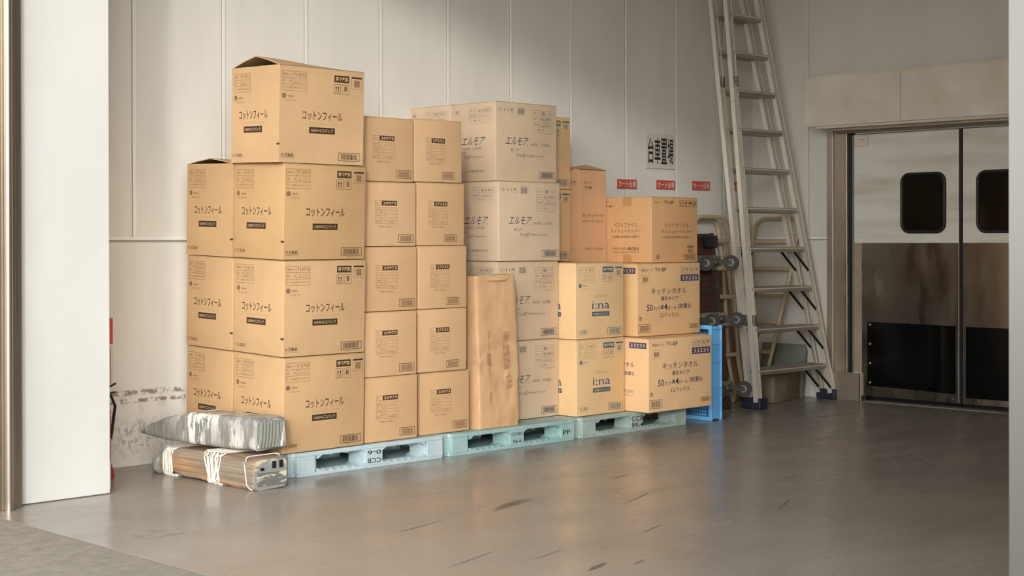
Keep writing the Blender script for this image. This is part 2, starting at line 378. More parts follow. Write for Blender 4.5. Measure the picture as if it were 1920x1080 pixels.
T713 = [('商品コード', '713713', 2), ('品　　名', ('コットンフィール', '160W×5コ パック'), 1), ('ケース入数', '10(5コ)パック', 1)]
T422 = [('商品コード', '422421', 2), ('商品名', ('エルモアティシュー', '200W'), 1), ('入　数', '5箱ポン　12入', .95)]
def print_A(f, g):
    for s, end in ((f, 0), (g, 1)):
        tk, ik = ('inkm', 'ink')
        if not end:
            s.table(.025, .06, .31, .26, .42, T713, 'inkm', 'inkm'); lu = .05; tu = (.265, .735); vv = .0
            s.text('エリエール', .07, .345, .19, .37, tk); s.text('elleair', .095, .30, .17, .325, tk)
        else:
            s.table(.06, .065, .40, .26, .42, T713, 'inkm', 'inkm'); lu = .09
            s.text('エリエール', .10, .35, .27, .375, tk); s.text('elleair', .15, .305, .26, .33, tk); tu = (.17, .76)
        s.disc(lu, .315, .0135, 'inkm'); s.disc(lu, .315, .006, 'inkf', e=.0014, r0=.004)
        s.text('コットンフィール', tu[0], .455, tu[1], .548, 'ink', .008)
        s.text('C O T T O N   F E E L', tu[0]+.08, .575, tu[1]-.05, .592, 'inkf')
        a, b = ((.345, .65) if not end else (.27, .655)); s.label('160W×5コパック', a, .62, b, .685, 'ink', 'cardA')
    f.label('落下厳禁', .635, .062, .815, .135, 'ink', 'cardA', .03)
    f.arrows(.632, .155, .712, .255, 'ink'); f.icon('8', .733, .155, .813, .255, 'ink')
    f.frame(.845, .065, .97, .19, 'inkm'); f.rect(.845, .065, .97, .082, 'ink'); f.barcode(.865, .085, .955, .185, 'inkm')
    f.text('大王製紙', .02, .90, .17, .94, 'ink', .005); f.text('MADE IN JAPAN', .02, .948, .17, .958, 'inkm')
    f.barcode(.70, .875, .955, .955, 'ink', 'ink'); f.text('4902011713713', .76, .962, .9, .973, 'inkm')
    g.rect(.955, .80, 1.0, .82, 'ink'); f.rect(0, .80, .008, .82, 'ink')
    g.text('大王製紙', .03, .90, .25, .94, 'inkm', .005)
def print_C(code, u0, u1, v0, b):
    def fn(f, g):
        d = u0+(u1-u0)*.3
        f.frame(u0, v0, d, v0+.075, 'inkm'); f.text('商品コード', u0+.012, v0+.028, d-.012, v0+.048, 'inkm')
        f.label(code, d, v0, u1, v0+.075, 'ink', 'cardC', .02)
        rows = [('商品名', 'トイレットティシュー', .85), ('容　量', '12ロール', .3), ('色', 'ホワイト', .3), ('入　数', '8パック', .3), ('発売元', 'エリエール製紙販売', .9)]
        f.table(u0, v0+.105, u1, v0+.36, .3, rows, 'inkm', 'inkm', .0011)
        f.text('Made in Japan', u0+.07, v0+.39, u1-.09, v0+.42, 'inkm')
        f.barcode(b[0], b[1], b[2], b[3], 'inkm', 'ink')
        g.text(code, .35, .3, .65, .36, 'inkm')
    return fn
def print_E(f, g):
    f.text('I-11', .06, .085, .20, .125, 'navyf'); f.icon('umb', .225, .082, .282, .135, 'navyf')
    f.frame(.335, .06, .475, .165, 'navyf', .001); f.barcode(.335, .06, .475, .165, 'navyf')
    f.table(.605, .085, .92, .365, .36, [('JANコード', '|||', 1)] + T422, 'navyf', 'navyf', .0011); f.text('MADE IN JAPAN', .79, .375, .92, .387, 'navyf')
    for s, a in ((f, (.15, .525)), (g, (.2, .76))):
        s.text('エルモア', a[0], .44, a[1], .54, 'navy', .0, .45); s.disc(a[1]-.02, .535, .003, 'navyf')
    f.text('400枚（200組）', .56, .50, .875, .545, 'navyf'); g.text('400枚（200組）', .24, .56, .68, .60, 'navyf')
    for s, a, k in ((f, .24, 1.), (g, .16, 1.05)):
        s.text('めくって', a, .58 + (.03 if s is g else 0), a+.13*k, .625 + (.03 if s is g else 0), 'navy', .004)
        v = .64 + (.02 if s is g else 0)
        s.text('ハッピー', a+.09*k, v, a+.29*k, v+.055, 'navy', .012); s.text('キャンペーン!', a+.30*k, v+.012, a+.53*k, v+.05, 'navy', .01)
    f.barcode(.705, .865, .965, .95, 'navy', 'navy')
    g.icon('umb', .06, .09, .14, .15, 'navyf'); g.table(.38, .08, .90, .26, .36, T422, 'navyf', 'navyf', .0011)
    g.text('カミ商事株式会社', .26, .85, .75, .885, 'navyf', .004)
def print_G(f, g):
    f.table(.06, .06, .39, .26, .42, [('商品コード', '713610', 2), ('品　　名', ('イーナティシュー', '150W×5コ パック'), 1), ('ケース入数', '12(5コ)パック', 1)], 'bluef', 'bluef', .0011)
    for s in (f, g):
        s.text('エリエール', .385, .425, .64, .46, 'bluef', .006); s.text('i:na', .335, .505, .70, .61, 'blue')
        s.label('150組×5コパック', .335, .645, .70, .705, 'blue', 'cardG')
    f.label('落下厳禁', .555, .055, .785, .13, 'blue', 'cardG', .03)
    f.icon('11', .555, .15, .655, .255, 'blue'); f.icon('10', .675, .15, .775, .255, 'blue')
    f.frame(.82, .06, .97, .19, 'bluef', .001); f.rect(.82, .06, .97, .078, 'blue'); f.barcode(.84, .085, .95, .185, 'bluef')
    f.disc(.09, .30, .014, 'bluef'); f.text('elleair', .13, .285, .24, .31, 'bluef'); f.text('エリエール', .13, .325, .27, .34, 'bluef')
    f.text('大王製紙', .065, .88, .23, .925, 'bluef', .006); f.text('MADE IN JAPAN', .065, .935, .23, .945, 'bluef')
    f.barcode(.66, .865, .96, .955, 'bluef', 'blue')
def print_H(f, g):
    f.text('商品コード：', .06, .075, .255, .11, 'navy', .006); f.text('TV-BP', .27, .06, .45, .115, 'navy', .01)
    for i, c in enumerate(('arr', 'glass', 'hook', 'umb')):
        a = .68+i*.075
        if c == 'arr': f.arrows(a, .06, a+.068, .145, 'navyf')
        else: f.icon(c, a, .06, a+.068, .145, 'navyf')
    f.label('33235', .68, .165, .975, .255, 'indigo', 'cardH', .01)
    f.frame(.065, .165, .18, .28, 'inkm', .0012); f.barcode(.075, .175, .17, .27, 'inkm')
    f.text('キッチンタオル', .215, .345, .775, .43, 'navy', .004); f.text('厚手タイプ', .365, .462, .635, .525, 'navy', .012)
    f.text('50', .145, .565, .235, .655, 'navy', .012); f.text('カット', .245, .59, .355, .65, 'navy', .01); f.text('×', .362, .575, .408, .64, 'navy', .02)
    f.text('4', .415, .56, .465, .65, 'navy', .012); f.text('ロール', .47, .595, .61, .645, 'navy', .01); f.text('2枚重ね', .635, .565, .85, .64, 'navy', .012)
    f.text('12パック入', .35, .685, .65, .755, 'navy', .006)
    f.disc(.045, .755, .014, 'inkm', r0=.009); f.disc(.045, .755, .005, 'inkm')
    f.barcode(.015, .835, .205, .945, 'inkm', 'navy'); f.barcode(.82, .865, .975, .92, 'inkm', 'inkm')
    g.label('33235', .62, .06, .96, .14, 'indigo', 'cardH', .01)
    g.text('キッチンタオル', .1, .33, .72, .40, 'navy', .004); g.text('2枚重ね', .5, .455, .72, .51, 'navy', .01); g.text('50カット×4ロール', .05, .455, .48, .51, 'navy', .006)
    g.text('イオン株式会社', .2, .70, .72, .75, 'navyf', .006); g.text('千葉市美浜区中瀬1-5-1', .2, .77, .72, .79, 'navyf')
def print_I(f, g):
    for s, dv, a in ((g, 0, ((.22, .70), (.155, .775), (.19, .755))), (f, .01, ((.275, .79), (.2, .86), (.24, .84)))):
        s.text('ベストプライス', a[0][0], .39+dv, a[0][1], .455+dv, 'ink', .0); s.text('ティシューペーパー', a[1][0], .49+dv, a[1][1], .55+dv, 'ink', .0)
        s.text('150組(300枚)/16個入', a[2][0], .585+dv, a[2][1], .63+dv, 'ink', .0)
    g.text('商品コード', .02, .06, .2, .09, 'inkm'); g.text('TV-BP', .02, .12, .19, .155, 'ink', .006)
    g.text('販売者', .2, .77, .33, .81, 'inkm'); g.text('イオン株式会社', .35, .76, .745, .815, 'ink', .01); g.text('千葉県千葉市美浜区中瀬1-5-1', .2, .83, .75, .855, 'inkm')
    f.text('商品コード', .06, .075, .24, .105, 'inkm'); f.text('TV-BP', .26, .06, .475, .11, 'ink', .008)
    for i, c in enumerate(('arr', 'glass', 'umb', 'hook')):
        b = .6+i*.097
        if c == 'arr': f.arrows(b, .055, b+.088, .145, 'ink')
        else: f.icon(c, b, .055, b+.088, .145, 'ink')
    f.label('割れ注意', .765, .745, .905, .775, 'ink', 'cardI'); f.barcode(.76, .78, .91, .87, 'inkm')
    f.disc(.13, .91, .016, 'inkm', r0=.010); f.disc(.13, .91, .006, 'inkm'); f.barcode(.69, .88, .96, .955, 'inkm', 'ink')
def print_J(f, g):
    f.text('商品コード', .15, .125, .45, .155, 'inkm'); f.text('TV-BP', .17, .18, .45, .21, 'ink', .006)
    f.text('キッチンペーパー', .1, .47, 1.0-.06, .52, 'ink', .004); f.text('100組(100枚)×4個×12入', .06, .54, .94, .57, 'inkm')
    f.text('販売者 イオン株式会社', .2, .835, .9, .865, 'inkm')
    for i in range(4):
        b = .45+i*.12
        if i == 0: g.arrows(b, .12, b+.11, .165, 'inkm')
        else: g.icon(('glass', 'hook', 'umb')[i-1], b, .12, b+.11, .165, 'inkm')
    g.text('キッチンペーパー', .1, .47, .62, .52, 'ink', .004); g.text('4個×12入り', .1, .54, .72, .575, 'ink', .004)
    g.text('株式会社', .55, .79, .72, .81, 'ink', .01); g.barcode(.45, .83, .78, .88, 'inkm', 'ink')

# ------------------------------------------------------------------ cartons
def make_carton(kind, W, D, H, pr, peak=None, tape=False, name='cardboard_carton'):
    """origin = front-left-bottom corner; front face at y=0, left end at x=0. peak = (ridge height at left, at right) for raised lids"""
    root = empty(name, (0, 0, 0)); card = 'card'+kind; rr = .005; T = .005
    mb = MB()
    if not peak:
        mb.bbox((0, 0, .001), (W, D, H-T), card, rr, seg=3)
    else:
        for a, b in (((0, 0, .001), (W, T, H)), ((0, D-T, .001), (W, D, H)), ((0, T, .001), (T, D-T, H)), ((W-T, T, .001), (W, D-T, H)), ((T, T, .001), (W-T, D-T, .006))):
            mb.box(a, b, card)
    pr(Face(mb, (0, 0, 0), (1, 0, 0), (0, 0, 1), W, H), Face(mb, (0, D, 0), (0, -1, 0), (0, 0, 1), D, H))
    mb.build('body', root, smooth=True)
    if not peak:
        for a, b in (((0.001, .001, H-T), (W-.001, D/2-.0015, H-.001)), ((.001, D/2+.0015, H-T), (W-.001, D-.001, H-.001))):
            fb = MB(); fb.bbox(a, b, card, .0018); fb.build('top_flap', root)
    else:
        kind_x = peak[2]  # ridge runs along x or along y
        for x0, x1, s in ((0.006, .13, 0), (W-.13, W-.006, 1)) if kind_x == 'x' else ():
            fb = MB(); dz = .02
            vs = [(x0, .01, H-.004-(dz if s else 0)), (x1, .01, H-.004-(0 if s else dz)), (x1, D-.01, H-.004-(0 if s else dz)), (x0, D-.01, H-.004-(dz if s else 0))]
            fb.add(vs+[(a, b, c-.004) for a, b, c in vs], [(0, 1, 2, 3), (7, 6, 5, 4), (0, 4, 5, 1), (1, 5, 6, 2), (2, 6, 7, 3), (3, 7, 4, 0)], 'dark'+kind); fb.build('end_flap', root)
        n = 8
        for side in (0, 1):
            fb = MB(); top = []; bot = []
            for i in range(n+1):
                s = i/n
                if kind_x == 'x':
                    z = H+peak[0]+(peak[1]-peak[0])*s**1.6; y0 = 0 if side == 0 else D; ym = D*.5+(-.004 if side == 0 else .004)
                    top += [(W*s, y0, H), (W*s, y0+(ym-y0)*.5, H+(z-H)*.56), (W*s, ym, z)]
                else:
                    z = H+peak[0]+(peak[1]-peak[0])*s**.8; x0 = 0 if side == 0 else W; xm = W*.5+(-.003 if side == 0 else .003)
                    top += [(x0, D*s, H), (x0+(xm-x0)*.5, D*s, H+(z-H)*.55), (xm, D*s, z)]
            bot = [(a, b, c-.004) for a, b, c in top]; N = len(top); fs = []
            for i in range(n):
                for j in range(2):
                    q = (i*3+j, (i+1)*3+j, (i+1)*3+j+1, i*3+j+1); fs += [q, tuple(N+k for k in reversed(q))]
            for i in range(n):
                for j in (0, 2): fs.append((i*3+j, (i+1)*3+j, N+(i+1)*3+j, N+i*3+j))
            for i in (0, n):
                for j in range(2): fs.append((i*3+j, i*3+j+1, N+i*3+j+1, N+i*3+j))
            fb.add(top+bot, fs, card); fb.build('top_flap', root, smooth=True)
    if tape:
        for zz in (0, 1):
            tb = MB(); y0, y1 = D*.5-.037, D*.5+.037
            if zz: tb.box((-.0009, y0, H-.001), (W+.0009, y1, H+.0004), 'tape'); tb.box((-.0012, y0, H*.86), (0, y1, H), 'tape')
            else: tb.box((-.0012, y0, .0), (0, y1, H*.12), 'tape')
            tb.build('packing_tape', root)
    return root
DIM = {'A': (.549, .437, .503), 'C': (.374, .40, .358), 'D': (.367, .40, .360), 'E': (.538, .384, .490), 'G': (.454, .42, .483), 'H': (.648, .43, .478), 'I': (.494, .428, .444), 'J': (.262, .38, .63)}
pc = print_C('20973', .205, .62, .29, (.655, .82, .945, .935)); pd = print_C('27332', .24, .635, .30, (.575, .83, .83, .94))
BASE = .1285
BLD = {}
def proto(kind, peak=None):
    k = (kind, peak)
    if k in BLD: return copy_tree(BLD[k])
    W, D, H = DIM[kind]
    mt = {'C5': 'C'}.get(kind, kind)
    fn = {'A': print_A, 'C': pc, 'D': pd, 'E': print_E, 'G': print_G, 'H': print_H, 'I': print_I, 'J': print_J}[kind]
    BLD[k] = make_carton(kind, W, D, H, fn, peak, tape=(kind == 'I')); return BLD[k]
GR = {'A': 'cartons printed 713713 on the left pallet', 'C': 'cartons printed 20973', 'D': 'cartons printed 27332', 'E': 'grey cartons printed 422421', 'G': 'cartons with blue print', 'H': 'cartons printed 33235'}
def carton(kind, x, y, z, yaw, label, peak=None, tilt=0, roll=0):
    o = proto(kind, peak); o.location = (x, y, z); o.rotation_euler = (R(tilt), R(roll), R(yaw))
    tag(o, label, 'cardboard box', GR.get(kind)); return o
# left column A: the stack leans forward a little
TL = 1.7; hA = DIM['A'][2]+.0015
axT = Vector((0, -sin(R(TL)), cos(R(TL)))); bkT = Vector((0, cos(R(TL)), sin(R(TL))))
base = Vector((4.69, 6.425, BASE+.0005))
LA = ['brown tissue carton at the foot of the left front stack, beside the wrapped bundle',
      'brown tissue carton second from the bottom of the left front stack',
      'brown tissue carton directly under the topmost one with the peaked lid',
      'topmost brown tissue carton of all, its lid flaps raised like a roof']
offs = [(0, 0, 1.3), (-.008, 0, .8), (-.016, 0, 1.0), (-.05, .004, -.8)]
for i in range(4):
    p = base+axT*(hA*i)+Vector((offs[i][0], offs[i][1], 0))
    carton('A', p.x, p.y, p.z, offs[i][2], LA[i], (.055, .012, 'x') if i == 3 else None, TL)
LB = ['brown tissue carton at the foot of the left rear stack, behind the wrapped bundle',
      'brown tissue carton in the middle of the left rear stack of three',
      'brown tissue carton on top of the left rear stack, its lid slightly lifted']
for i in range(3):
    p = base+bkT*(DIM['A'][1]+.008)+axT*(hA*i)+Vector((-.012-.006*i, 0, 0))
    carton('A', p.x, p.y, p.z, .8, LB[i], (.03, .01, 'x') if i == 2 else None, TL)
# C and D columns
hC = DIM['C'][2]+.001
C = [(5.268, 6.459, -.7, 'bottom'), (5.259, 6.449, 0, 'second from the bottom'), (5.276, 6.468, -.5, 'middle'), (5.275, 6.471, -.1, 'second from the top'), (5.259, 6.467, .8, 'top')]
for i, (x, y, a, s) in enumerate(C):
    carton('C', x, y, BASE+hC*i, a, 'carton printed 20973, %s of the five beside the tallest stack' % s, tilt=.3)
hD = DIM['D'][2]+.001
carton('C', 5.695, 6.487, BASE, -.8, 'carton printed 20973 on the pallet, directly under the cartons printed 27332')
D = [(5.668, 6.471, -.6, 'lowest'), (5.668, 6.469, -.6, 'second from the bottom'), (5.665, 6.479, .4, 'second from the top'), (5.645, 6.478, .2, 'topmost')]
for i, (x, y, a, s) in enumerate(D):
    carton('D', x, y, BASE+hC+hD*i, a, 'carton printed 27332, %s of the four with that number' % s)
# E column
hE = DIM['E'][2]+.001
E_ = [(6.442, 6.625, 0, 'bottom one, its left part behind the tall paper package'), (6.43, 6.615, .2, 'second from the bottom, behind the top of the paper package'), (6.43, 6.60, .1, 'second from the top of its stack'), (6.445, 6.642, -.1, 'topmost of its stack, facing with a corner')]
for i, (x, y, a, s) in enumerate(E_):
    carton('E', x, y, BASE+hE*i, a, 'greyish carton printed 422421, '+s)
for i in range(4):
    carton('E', 6.43, 7.030, BASE+hE*i-(.012 if i == 3 else 0)*0, 0, 'greyish carton printed 422421 against the wall, behind the topmost greyish one' if i == 3 else 'greyish carton hidden under the rear carton printed 422421')
# G columns
hG = DIM['G'][2]+.001
G_ = [(6.985, 6.476, 0, 'lower'), (6.985, 6.482, -.1, 'upper')]
for i, (x, y, a, s) in enumerate(G_):
    carton('G', x, y, BASE+hG*i, a, 'yellowish carton with large blue i:na print, the %s one of two' % s)
for i in range(4):
    carton('G', 7.02, 6.98, BASE+hG*i, 0, {3: 'yellowish carton peeping out right of the topmost greyish carton', 2: 'yellowish carton peeping out right of the second greyish carton, below another'}.get(i, 'yellowish carton hidden behind the front cartons with blue print'))
# H, I, J
hH = DIM['H'][2]+.001
carton('H', 7.462, 6.29, BASE, -.4, 'kitchen towel carton printed 33235 jutting out over the right pallet edge')
carton('H', 7.534, 6.444, BASE+hH, -.4, 'kitchen towel carton printed 33235 in the second layer, under the orange brown carton')
for i in range(2):
    carton('H', 7.534, 6.93, BASE+hH*i, 0, 'kitchen towel carton hidden behind the front ones printed 33235')
carton('I', 7.785, 6.532, BASE+hH*2, .5, 'orange brown tissue carton taped shut, on top of the second kitchen towel carton')
carton('J', 7.513, 6.93, BASE+hH*2, 0, 'tall narrow orange brown carton with raised lid flaps, behind the taped orange one', (.012, .05, 'y') if 0 else (.02, .045, 'x'))

# ------------------------------------------------------------------ pallets
def pallet(x, key, marks, label):
    root = empty('plastic_pallet', (x, 6.415, 0)); W, D, H = 1.09, .90, .126
    def deck(z0, z1, slots, name):
        mb = MB()
        bm = bmesh.new(); bmesh.ops.create_cube(bm, size=1)
        for v in bm.verts: v.co = Vector((W/2+v.co.x*W, D/2+v.co.y*D, (z0+z1)/2+v.co.z*(z1-z0)))
        ve = [e for e in bm.edges if abs(e.verts[0].co.z-e.verts[1].co.z) > .001]
        bmesh.ops.bevel(bm, geom=ve, offset=.035, segments=5, affect='EDGES')
        bmesh.ops.bevel(bm, geom=[e for e in bm.edges if abs(e.verts[0].co.z-e.verts[1].co.z) < 1e-4 and len(e.link_faces) == 2 and e.calc_face_angle(0) > 1], offset=.004, segments=2, affect='EDGES')
        mb.bm(bm, key)
        return mb
    mb = deck(H-.022, H, 0, 't')
    for i in range(9): mb.box((.06+i*.11, .03, H-.034), (.068+i*.11, D-.03, H-.022), key)
    mb.build('top_deck', root, smooth=True)
    mb = deck(0, .018, 0, 'b')
    for i in range(5):
        for xa in (.20, .65):
            vs = [(xa+i*.05, .01, .018), (xa+.03+i*.05, .01, .018), (xa+.03+i*.05, .09, .018), (xa+i*.05, .09, .018), (xa+.015+i*.05, .01, .03), (xa+.015+i*.05, .09, .021)]
            mb.add(vs, [(0, 1, 4), (1, 2, 5, 4), (2, 3, 5), (3, 0, 4, 5)], key)
    mb.build('bottom_deck', root, smooth=True)
    xs = ((0, .185), (.485, .625), (.91, W)); ys = ((0, .15), (.375, .525), (.75, D))
    for i, (xa, xb) in enumerate(xs):
        for j, (ya, yb) in enumerate(ys):
            bm = bmesh.new(); bmesh.ops.create_cube(bm, size=1)
            for v in bm.verts:
                v.co = Vector(((xa+xb)/2+v.co.x*(xb-xa), (ya+yb)/2+v.co.y*(yb-ya), .062+v.co.z*.088))
            ve = [e for e in bm.edges if abs(e.verts[0].co.z-e.verts[1].co.z) > .01]
            bmesh.ops.bevel(bm, geom=ve, offset=.034 if i != 1 else .014, segments=4, affect='EDGES')
            mb = MB(); mb.bm(bm, key)
            if j == 0:
                # flared fillets at the four opening corners
                for sx, xc in ((-1, xa), (1, xb)):
                    if (i == 0 and sx < 0) or (i == 2 and sx > 0): continue
                    for sz, zc in ((1, H-.022), (-1, .018)):
                        pts = [(xc-sx*.012, .001), (xc+sx*.016, .001), (xc-sx*.012, .012)]
                        a = [(xc-sx*.014, .002, zc), (xc+sx*.016, .002, zc), (xc-sx*.014, .002, zc-sz*.018)]
                        b = [(q[0], .14, q[2]) for q in a]
                        mb.add(a+b, [(0, 1, 2), (5, 4, 3), (0, 3, 4, 1), (1, 4, 5, 2), (2, 5, 3, 0)], key)
                F_ = Face(mb, (xa, 0, .018), (1, 0, 0), (0, 0, 1), xb-xa, H-.04)
                if i != 1:
                    F_.frame(.28, .15, .78, .85, M['pallet'] if key != 'pallet' else M['pallet2'], .0015) if i == 0 else None
                for (bi, st, u0, v0, u1, v1, flip) in marks:
                    if bi == i:
                        if flip:
                            vs_, fs_ = textmesh(st, .01); mb.add([F_.P(u1-(u1-u0)*a_, v0+(v1-v0)*b_, .001) for a_, b_ in vs_], fs_, 'blackink')
                        else: F_.text(st, u0, v0, u1, v1, 'blackink', .01)
            mb.build('block', root, smooth=True)
    tag(root, label, 'pallet', 'plastic pallets under the cartons'); return root
pallet(4.741, 'pallet', [(1, 'CCB', .16, .60, .84, .90, True), (1, '0-6', .16, .10, .84, .38, True)], 'light blue plastic pallet on the left, its lettering upside down')
pallet(5.842, 'pallet2', [(1, 'CCNBC', .16, .12, .84, .34, False), (1, '06-6', .25, .62, .75, .86, False), (2, 'PP', .25, .4, .6, .75, False)], 'aqua green plastic pallet in the middle, marked PP')
pallet(6.943, 'pallet3', [(1, 'CCB', .08, .05, .92, .42, False), (1, '99-4', .08, .55, .92, .92, False)], 'faded grey green plastic pallet on the right, marked CCB 99-4')

# ------------------------------------------------------------------ paper package
def package():
    root = empty('paper_package', (6.125, 6.452, BASE), (R(-1.6), 0, R(-.5)))
    W, D, H = .325, .125, .90; rnd = random.Random(3); mb = MB(); rings = []; nz = 44
    prof = []
    per = [((0, 0), (W, 0)), ((W, 0), (W, D)), ((W, D), (0, D)), ((0, D), (0, 0))]
    for (a, b), k in zip(per, (26, 10, 14, 12)):
        for i in range(k): s = i/k; prof.append((a[0]+(b[0]-a[0])*s, a[1]+(b[1]-a[1])*s))
    from mathutils import noise as mn
    for j in range(nz+1):
        z = H*j/nz; ring = []
        tp = 1 - .015*max(0, (j-nz*.8)/(nz*.2)); 
        for (x, y) in prof:
            cx, cy = x-W/2, y-D/2; r = .02
            r = .009; ax, ay = abs(cx), abs(cy); ox = max(0, ax-(W/2-r)); oy = max(0, ay-(D/2-r))
            if ox and oy:
                l = math.hypot(ox, oy); ox, oy = ox/l*r if l > r else ox, oy/l*r if l > r else oy
                cx = math.copysign(W/2-r+ox, cx); cy = math.copysign(D/2-r+oy, cy)
            n1 = mn.noise(Vector((x*9, y*9+3, z*7)))*.004 + mn.noise(Vector((x*22, y*22, z*26)))*.0035
            # pinched crease about a third up
            cr = math.exp(-((z-.36+.35*(x-.05))/.018)**2)*(.013 if x < .22 else .004) + math.exp(-((z-.43-.25*x)/.012)**2)*.006
            e = 1 if 0 < j < nz else .985
            bot = .006*math.exp(-(z/.02)**2)
            nx, ny = cx/(W/2), cy/(D/2); l = max(abs(nx), abs(ny), .01)
            ddx = (nx if abs(nx) > .9 else 0); ddy = (ny if abs(ny) > .9 else 0); l2 = math.hypot(ddx, ddy) or 1
            k = n1-cr-bot
            ring.append(Vector((W/2+cx*tp+ddx/l2*k+.006*sin(z*5), D/2+cy+ddy/l2*k, z + (.006*sin(x*22) if j == nz else 0))))
        rings.append(ring)
    mb.loft(rings, 'bag')
    wm_ = mb
    pr = wm_; f = Face(pr, (0, -.006, 0), (1, 0, 0), (0, 0, 1), W, H)
    f.text('1袋 台車用紙', .60, .39, .74, .66, 'bagink', .0, rot=False) if 0 else None
    for st, u0, v0, u1, v1 in (('10k', .62, .375, .76, .43), ('空気式袋', .60, .46, .78, .62), ('一G', .66, .64, .80, .68), ('(U)', .66, .69, .82, .745),
                               ('4984 1057', .23, .36, .275, .49), ('本品は大切に', .24, .60, .27, .75), ('ください', .29, .62, .32, .73), ('2ZN100', .25, .76, .29, .83)):
        vs_, fs_ = textmesh(st, .0)
        f.mb.add([f.P(u0+(u1-u0)*b_, v0+(v1-v0)*a_, .0015) for a_, b_ in vs_], fs_, 'bagink')
    for i in range(10): f.rect(.20, .505+i*.0085, .30, .509+i*.0085, 'bagink', .0015)
    pr.build('wrapping', root, smooth=True)
    tb = MB(); 
    tb.add([(.02, .01, H+.001), (W-.02, .006, H+.006), (W-.03, .06, H+.012), (.04, .058, H+.004), (.10, -.012, H-.03), (.22, -.012, H-.028)], [(0, 1, 2, 3), (0, 4, 5, 1)], 'bag')
    tb.build('folded_top', root)
    tag(root, 'tall brown paper wrapped package standing on the middle pallet, creased', 'package')
package()

# ------------------------------------------------------------------ wrapped bundles on the floor
from mathutils import noise as mn
def rrect(w, h, r, n=7):
    pts = []
    for cx, cz, a0 in ((w/2-r, h/2-r, 0), (-w/2+r, h/2-r, 90), (-w/2+r, -h/2+r, 180), (w/2-r, -h/2+r, 270)):
        for i in range(n): a = R(a0+90*i/(n-1)); pts.append((cx+r*cos(a), cz+r*sin(a)))
    return pts
def bundle(name, loc, secs, r, key, endkey, amp, seed, part):
    root = empty(name, loc); mb = MB(); rings = []
    N = 40
    for j in range(N+1):
        s = j/N*(len(secs)-1); i = min(int(s), len(secs)-2); u = s-i
        y, cx, cz, w, h = [secs[i][k]*(1-u)+secs[i+1][k]*u for k in range(5)]
        rr = min(r, w*.45, h*.45)
        ring = []
        for a, b in rrect(w, h, rr):
            p = Vector((cx+a, y, cz+b)); n = mn.noise(p*9+Vector((seed, 0, 0)))*amp+mn.noise(p*30)*amp*.35
            l = math.hypot(a, b) or 1; ring.append(Vector((p.x+a/l*n, p.y, p.z+b/l*n)))
        rings.append(ring)
    for v in rings[0]: v.y += 0
    mb.loft(rings, key, True, endkey); mb.build(part, root, smooth=True); return root
lowb = bundle('timber_bundle', (4.47, 6.22, 0), [(0, 0, .078, .195, .150), (.01, 0, .078, .212, .155), (.3, -.005, .078, .212, .155), (.66, -.025, .082, .19, .150), (.82, -.05, .065, .12, .10), (.93, -.075, .045, .07, .06)], .028, 'timber', 'endface', .008, 1, 'timber')
def ring_loop(mb, y, w, h, cx, cz, r, jit, seed, lean=0):
    rnd = random.Random(seed); pts = []
    for k, (a, b) in enumerate(rrect(w+.012, h+.012, .03, 6)):
        pts.append((cx+a, y+lean*b+rnd.uniform(-jit, jit), max(.004, cz+b)))
    mb.tube(pts, r, 'twine', 6, closed=True)
mb = MB()
for i in range(7): ring_loop(mb, .29+.017*i, .212, .155, -.004, .08, .0038, .010, i, (i-3)*.12)
for i in range(3): ring_loop(mb, .30+.04*i, .214, .157, -.004, .08, .006, .012, 20+i, .1)
mb.build('twine', lowb)
mb = MB()
for i in range(7): ring_loop(mb, .71+.012*i, .17, .135, -.035, .072, .006, .008, 40+i)
mb.build('twine', lowb)
mb = MB(); ring_loop(mb, .05, .21, .155, 0, .08, .003, .02, 61, .3); mb.build('twine', lowb)
mb = MB()
rnd = random.Random(5)
for j, (z0, z1) in enumerate(((.022, .052), (.058, .086))):
    mb.box((-.085, -.0065, z0), (.088, -.001, z1), 'greytape')
mb.build('end_tape', lowb)
for x0, z0, x1, z1 in ((.005, .105, .024, .140), (.048, .105, .068, .142), (-.065, .098, -.048, .112)):
    mb = MB(); mb.box((x0, -.0085, z0), (x1, -.0015, z1), 'black'); mb.build('black_tape', lowb)
mb = MB(); rings = []
for k, (y, w, h) in enumerate(((.84, .13, .10), (.9, .11, .085), (.95, .06, .04))):
    rings.append([Vector((-.07+a, y, h/2+.004+b+mn.noise(Vector((a*40, b*40, k)))*.006)) for a, b in rrect(w, h, .02)])
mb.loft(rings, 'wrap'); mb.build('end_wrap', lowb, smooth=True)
tag(lowb, 'low bundle of old timber tied with white twine, on the floor beside the pallet', 'timber bundle')
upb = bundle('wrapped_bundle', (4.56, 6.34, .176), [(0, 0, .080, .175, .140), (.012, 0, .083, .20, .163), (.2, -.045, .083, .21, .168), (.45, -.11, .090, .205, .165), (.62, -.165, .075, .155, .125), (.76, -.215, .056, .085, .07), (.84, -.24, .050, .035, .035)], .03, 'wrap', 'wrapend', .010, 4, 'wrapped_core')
mb = MB()
for i in range(9):
    x = -.078+i*.0195; lean = .012 if i < 6 else -.01
    mb.tube([(x, -.004, .016), (x+lean*.4, -.011, .06), (x+lean, -.008, .145)], .0085, 'wrapend', 6)
mb.build('fluted_end', upb, smooth=True)
tag(upb, 'grey plastic wrapped bundle tapering to a point, lying on top of the timber bundle', 'wrapped bundle')

